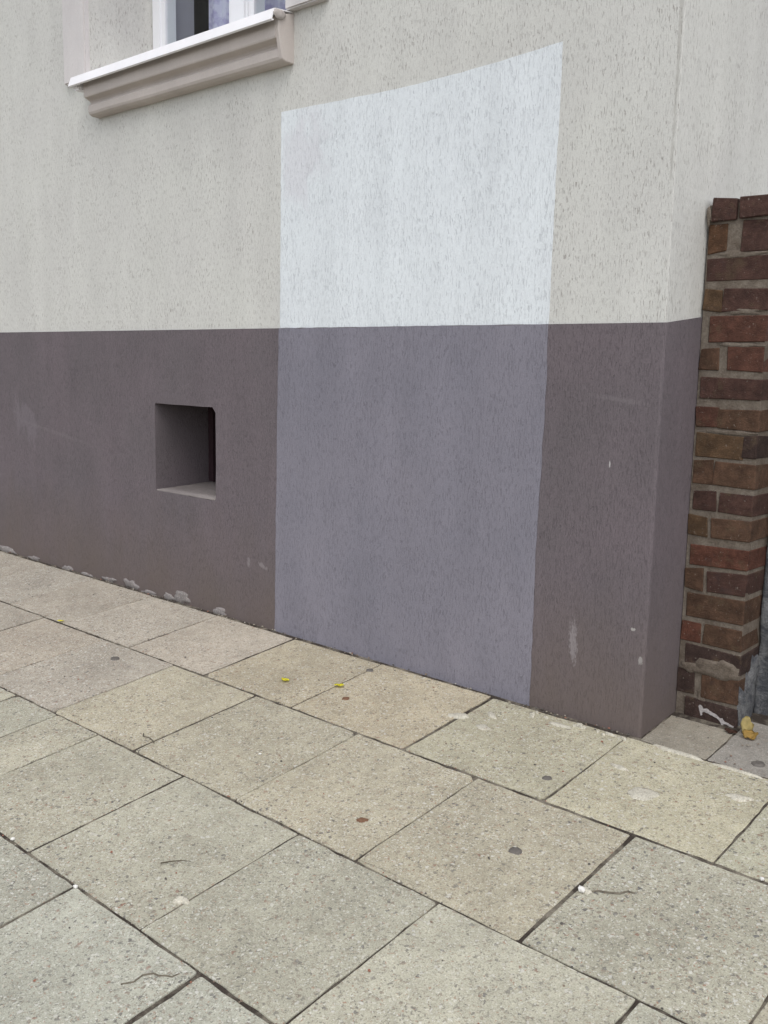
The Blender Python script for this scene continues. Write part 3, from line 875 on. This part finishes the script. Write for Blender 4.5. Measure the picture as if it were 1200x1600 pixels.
for i in range(gx): bm.faces.new((back[i], back[i + 1], lowb[i + 1], lowb[i]))
for s in (0, gx):
    bm.faces.new([grid[s][j] for j in range(gz_n + 1)] + [back[s], lowb[s]])
o = from_bm('mortar_bed', bm, m_cement, gw, smooth=True); o.location = -goff
def rock(x, y, z, rx, ry, rz, seed):
    bm = bmesh.new()
    bmesh.ops.create_icosphere(bm, subdivisions=2, radius=1)
    for v in bm.verts:
        c = v.co.copy()
        for k in range(3): c[k] = math.copysign(abs(c[k]) ** 0.5, c[k])
        c *= 0.93 + 0.30 * mnoise.noise(v.co * 1.7 + Vector((seed * 3.3, seed, 0)))
        v.co = (x + c.x * rx, y + c.y * ry, z + c.z * rz)
    o = from_bm('stone', bm, m_stone, gw); o.location = -goff
    return o
random.seed(5)
rz_ = 0.0
sd = 0
while rz_ < 0.80:
    hh = random.uniform(0.085, 0.12)
    xx = 0.158 + random.uniform(0, 0.04)
    while xx < 2.6:
        ww = random.uniform(0.10, 0.22)
        rock(xx + ww / 2, 0.268, rz_ + hh / 2 + 0.01, ww * 0.47, 0.030, hh * 0.47, sd)
        sd += 1
        xx += ww + 0.012
    rz_ += hh + 0.012

# ------------------------------------------------------------------ small things lying about
random.seed(23)
for (x, y, rx, ry, a, lab) in [
    (0.034, -0.526, 0.0125, 0.0105, 0.4, 'largest round dark gum spot, on the slab right of centre in the second row'),
    (-0.061, -0.276, 0.011, 0.0085, 0.3, 'dark gum spot on the first row slab just left of the house corner'),
    (-1.403, -0.426, 0.017, 0.014, 0.2, 'dark gum spot on the second row at the far left of the pavement'),
    (-0.745, -0.069, 0.012, 0.008, 0.1, 'small dark gum spot close to the foot of the lilac rectangle'),
    (0.251, 0.029, 0.014, 0.011, 0.5, 'dark gum spot on the grey strip in front of the brick pier')]:
    tag(blob('gum_spot', x, y, rx, ry, a, m_gum, 0.0012, x * 9 + 3, rough=0.3), lab, 'chewing gum', 'dark gum spots trodden onto the slabs')
tag(blob('rust_mark', -0.256, -0.618, 0.013, 0.008, 0.5, m_rust, 0.0006, 7, pavement, rough=.7))
tag(blob('rust_mark', -0.672, -0.235, 0.011, 0.008, 0.2, m_rust, 0.0006, 8, pavement, rough=.6))

def crumple(name, x, y, z, sx, sy, mat, seed, amp=0.5, tilt=(0, 0), rot=0.0):
    bm = bmesh.new()
    n = 8
    g = {}
    M = Matrix.Rotation(rot, 3, 'Z') @ Matrix.Rotation(tilt[0], 3, 'X') @ Matrix.Rotation(tilt[1], 3, 'Y')
    for i in range(n + 1):
        for j in range(n + 1):
            u, v = i / n * 2 - 1, j / n * 2 - 1
            du, dv = u * math.sqrt(1 - v * v / 2), v * math.sqrt(1 - u * u / 2)
            w = 1 + 0.3 * mnoise.noise(Vector((u * 1.5 + seed, v * 1.5, seed)))
            h = amp * min(sx, sy) * (mnoise.noise(Vector((du * 1.6, dv * 1.6, seed * 2.0))) + 0.4 * (du * du))
            p = M @ Vector((du * sx * w, dv * sy * w, h))
            g[i, j] = bm.verts.new((x + p.x, y + p.y, z + p.z))
    for i in range(n):
        for j in range(n): bm.faces.new((g[i, j], g[i + 1, j], g[i + 1, j + 1], g[i, j + 1]))
    bmesh.ops.solidify(bm, geom=list(bm.faces), thickness=0.0006)
    return from_bm(name, bm, mat, smooth=True)
tag(crumple('petal', -0.880, -0.251, gz(-.251) + .0055, 0.0125, 0.009, m_petal, 3.0), 'yellow petal lying in the middle of a slab below the lilac rectangle', 'petal', 'yellow petals on the pavement')
tag(crumple('petal', -0.737, -0.194, gz(-.194) + .0055, 0.013, 0.009, m_petal, 5.0, rot=.6), 'yellow petal lying on the joint between two slabs, nearer the wall', 'petal', 'yellow petals on the pavement')
tag(crumple('petal', -1.837, -0.347, gz(-.347) + .005, 0.011, 0.007, m_petal, 8.0, rot=.6), 'pale yellow petal on the long joint at the far left', 'petal', 'yellow petals on the pavement')
tag(crumple('leaf', 0.176, 0.150, 0.034, 0.013, 0.020, m_leafy, 2.0, .5, (1.2, 0.2), 0.35), 'pale yellow leaf leaning upright against the foot of the brick pier', 'leaf')
tag(crumple('leaf', 0.192, 0.132, 0.020, 0.016, 0.013, m_leafo, 6.0, .9, (0.55, 0.1), 0.2), 'crumpled ochre leaf lying below the pale yellow leaf', 'leaf')
tag(crumple('leaf', 0.152, 0.130, 0.018, 0.014, 0.007, m_leafb, 9.0, .7, (0.4, 0.0), 0.1), 'dark brown dead leaf on the gap before the brick pier', 'leaf')

bm = bmesh.new()
tw = [Vector((-0.445, -0.945, 0)), Vector((-0.432, -0.930, .001)), Vector((-0.419, -0.918, .0015)), Vector((-0.404, -0.909, .001))]
prev = None
for i, p in enumerate(tw):
    r = 0.0013 * (1 - .2 * i)
    ring = [bm.verts.new((p.x + r * math.cos(a) * .7, p.y - r * math.cos(a) * .7, gz(p.y) + .004 + p.z + r * math.sin(a))) for a in (2 * math.pi * k / 6 for k in range(6))]
    if prev:
        for k in range(6): bm.faces.new((prev[k], prev[(k + 1) % 6], ring[(k + 1) % 6], ring[k]))
    else: bm.faces.new(ring[::-1])
    prev = ring
bm.faces.new(prev)
tag(from_bm('twig', bm, m_twig), 'thin curved dry twig lying on a slab in the left foreground', 'twig')

def pebble(x, y, r, mat, seed):
    bm = bmesh.new()
    bmesh.ops.create_icosphere(bm, subdivisions=1, radius=1)
    for v in bm.verts:
        k = 1 + .3 * mnoise.noise(v.co * 1.3 + Vector((seed, 0, seed)))
        v.co = (v.co.x * r * k, v.co.y * r * .8 * k, v.co.z * r * .6 * k)
    o = from_bm('pebble', bm, mat)
    o.location = (x, y, gz(y) + r * .45 + .001)
    o.rotation_euler = (0, 0, seed)
    return o
for i, (x, y, r, lab) in enumerate([
    (-0.507, -1.078, 0.0050, 'white pebble in the corner of two joints at the lower left'),
    (-0.743, -1.072, 0.0055, 'white pebble on the long joint at the far lower left'),
    (0.186, -0.557, 0.0085, 'white stone chip at the end of a dark crack on the right foreground slab'),
    (-0.620, -0.560, 0.0040, 'tiny white pebble on a second row slab left of centre'),
    (0.405, -0.35, 0.0050, 'white pebble on the first long joint at the right edge')]):
    tag(pebble(x, y, r, m_white, i * 1.3), lab, 'pebble', 'white pebbles on the pavement')
o = pebble(-1.555, 0.07, 0.005, m_white, 2.2); o.location.z = HZ0 + .005
tag(o, 'pale crumb of plaster lying in the square cellar vent', 'pebble')
o = pebble(-1.545, 0.17, 0.012, m_mortar_pale, 4.2); o.location.z = HZ0 + .012
tag(o, 'grey lump of mortar at the back of the square cellar vent', 'pebble')

# loose grit, too much to count
def grit(name, spots):
    verts, faces = [], []
    for (x, y, r) in spots:
        a = random.uniform(0, 6.28); e = random.uniform(.55, 1.0); h = random.uniform(.5, .9)
        b = len(verts); zc = gz(y) + r * h * 0.35 + .0008
        n = 5
        for (rr, zz) in ((1.0, -.2), (.72, .75)):
            for k in range(n):
                t_ = a + 2 * math.pi * (k + random.uniform(-.2, .2)) / n
                verts.append((x + math.cos(t_) * r * rr, y + math.sin(t_) * r * rr * e, zc + zz * r * h))
        for k in range(n): faces.append((b + k, b + (k + 1) % n, b + n + (k + 1) % n, b + n + k))
        faces.append(tuple(b + n + k for k in range(n)))
    me = bpy.data.meshes.new(name); me.from_pydata(verts, [], faces)
    return tag(link(name, me, m_grit), kind='stuff')
sp = []
for _ in range(900):
    sp.append((random.uniform(-3.0, 0.9), random.uniform(-1.5, -0.02), 0.0009 + 0.0022 * random.random() ** 3))
for _ in range(520):                       # along the foot of the wall
    x = random.uniform(-3.2, 0.0)
    sp.append((x, -PO - .002 - abs(random.gauss(0, .012)), 0.0008 + 0.0030 * random.random() ** 4))
for _ in range(160):                       # before the pier
    sp.append((random.uniform(0.01, 0.6), random.uniform(-0.03, 0.145), 0.0008 + 0.0026 * random.random() ** 4))
for (r, yt, ybm, xs) in rows[:4]:
    for _ in range(150):
        x = random.uniform(-3, .8); sp.append((x, row_line(ybm, x) + random.gauss(0, .003), 0.0009 + 0.0016 * random.random()))
tag(grit('grit', sp), 'fine loose grit scattered over the slabs and along the wall foot', 'grit')
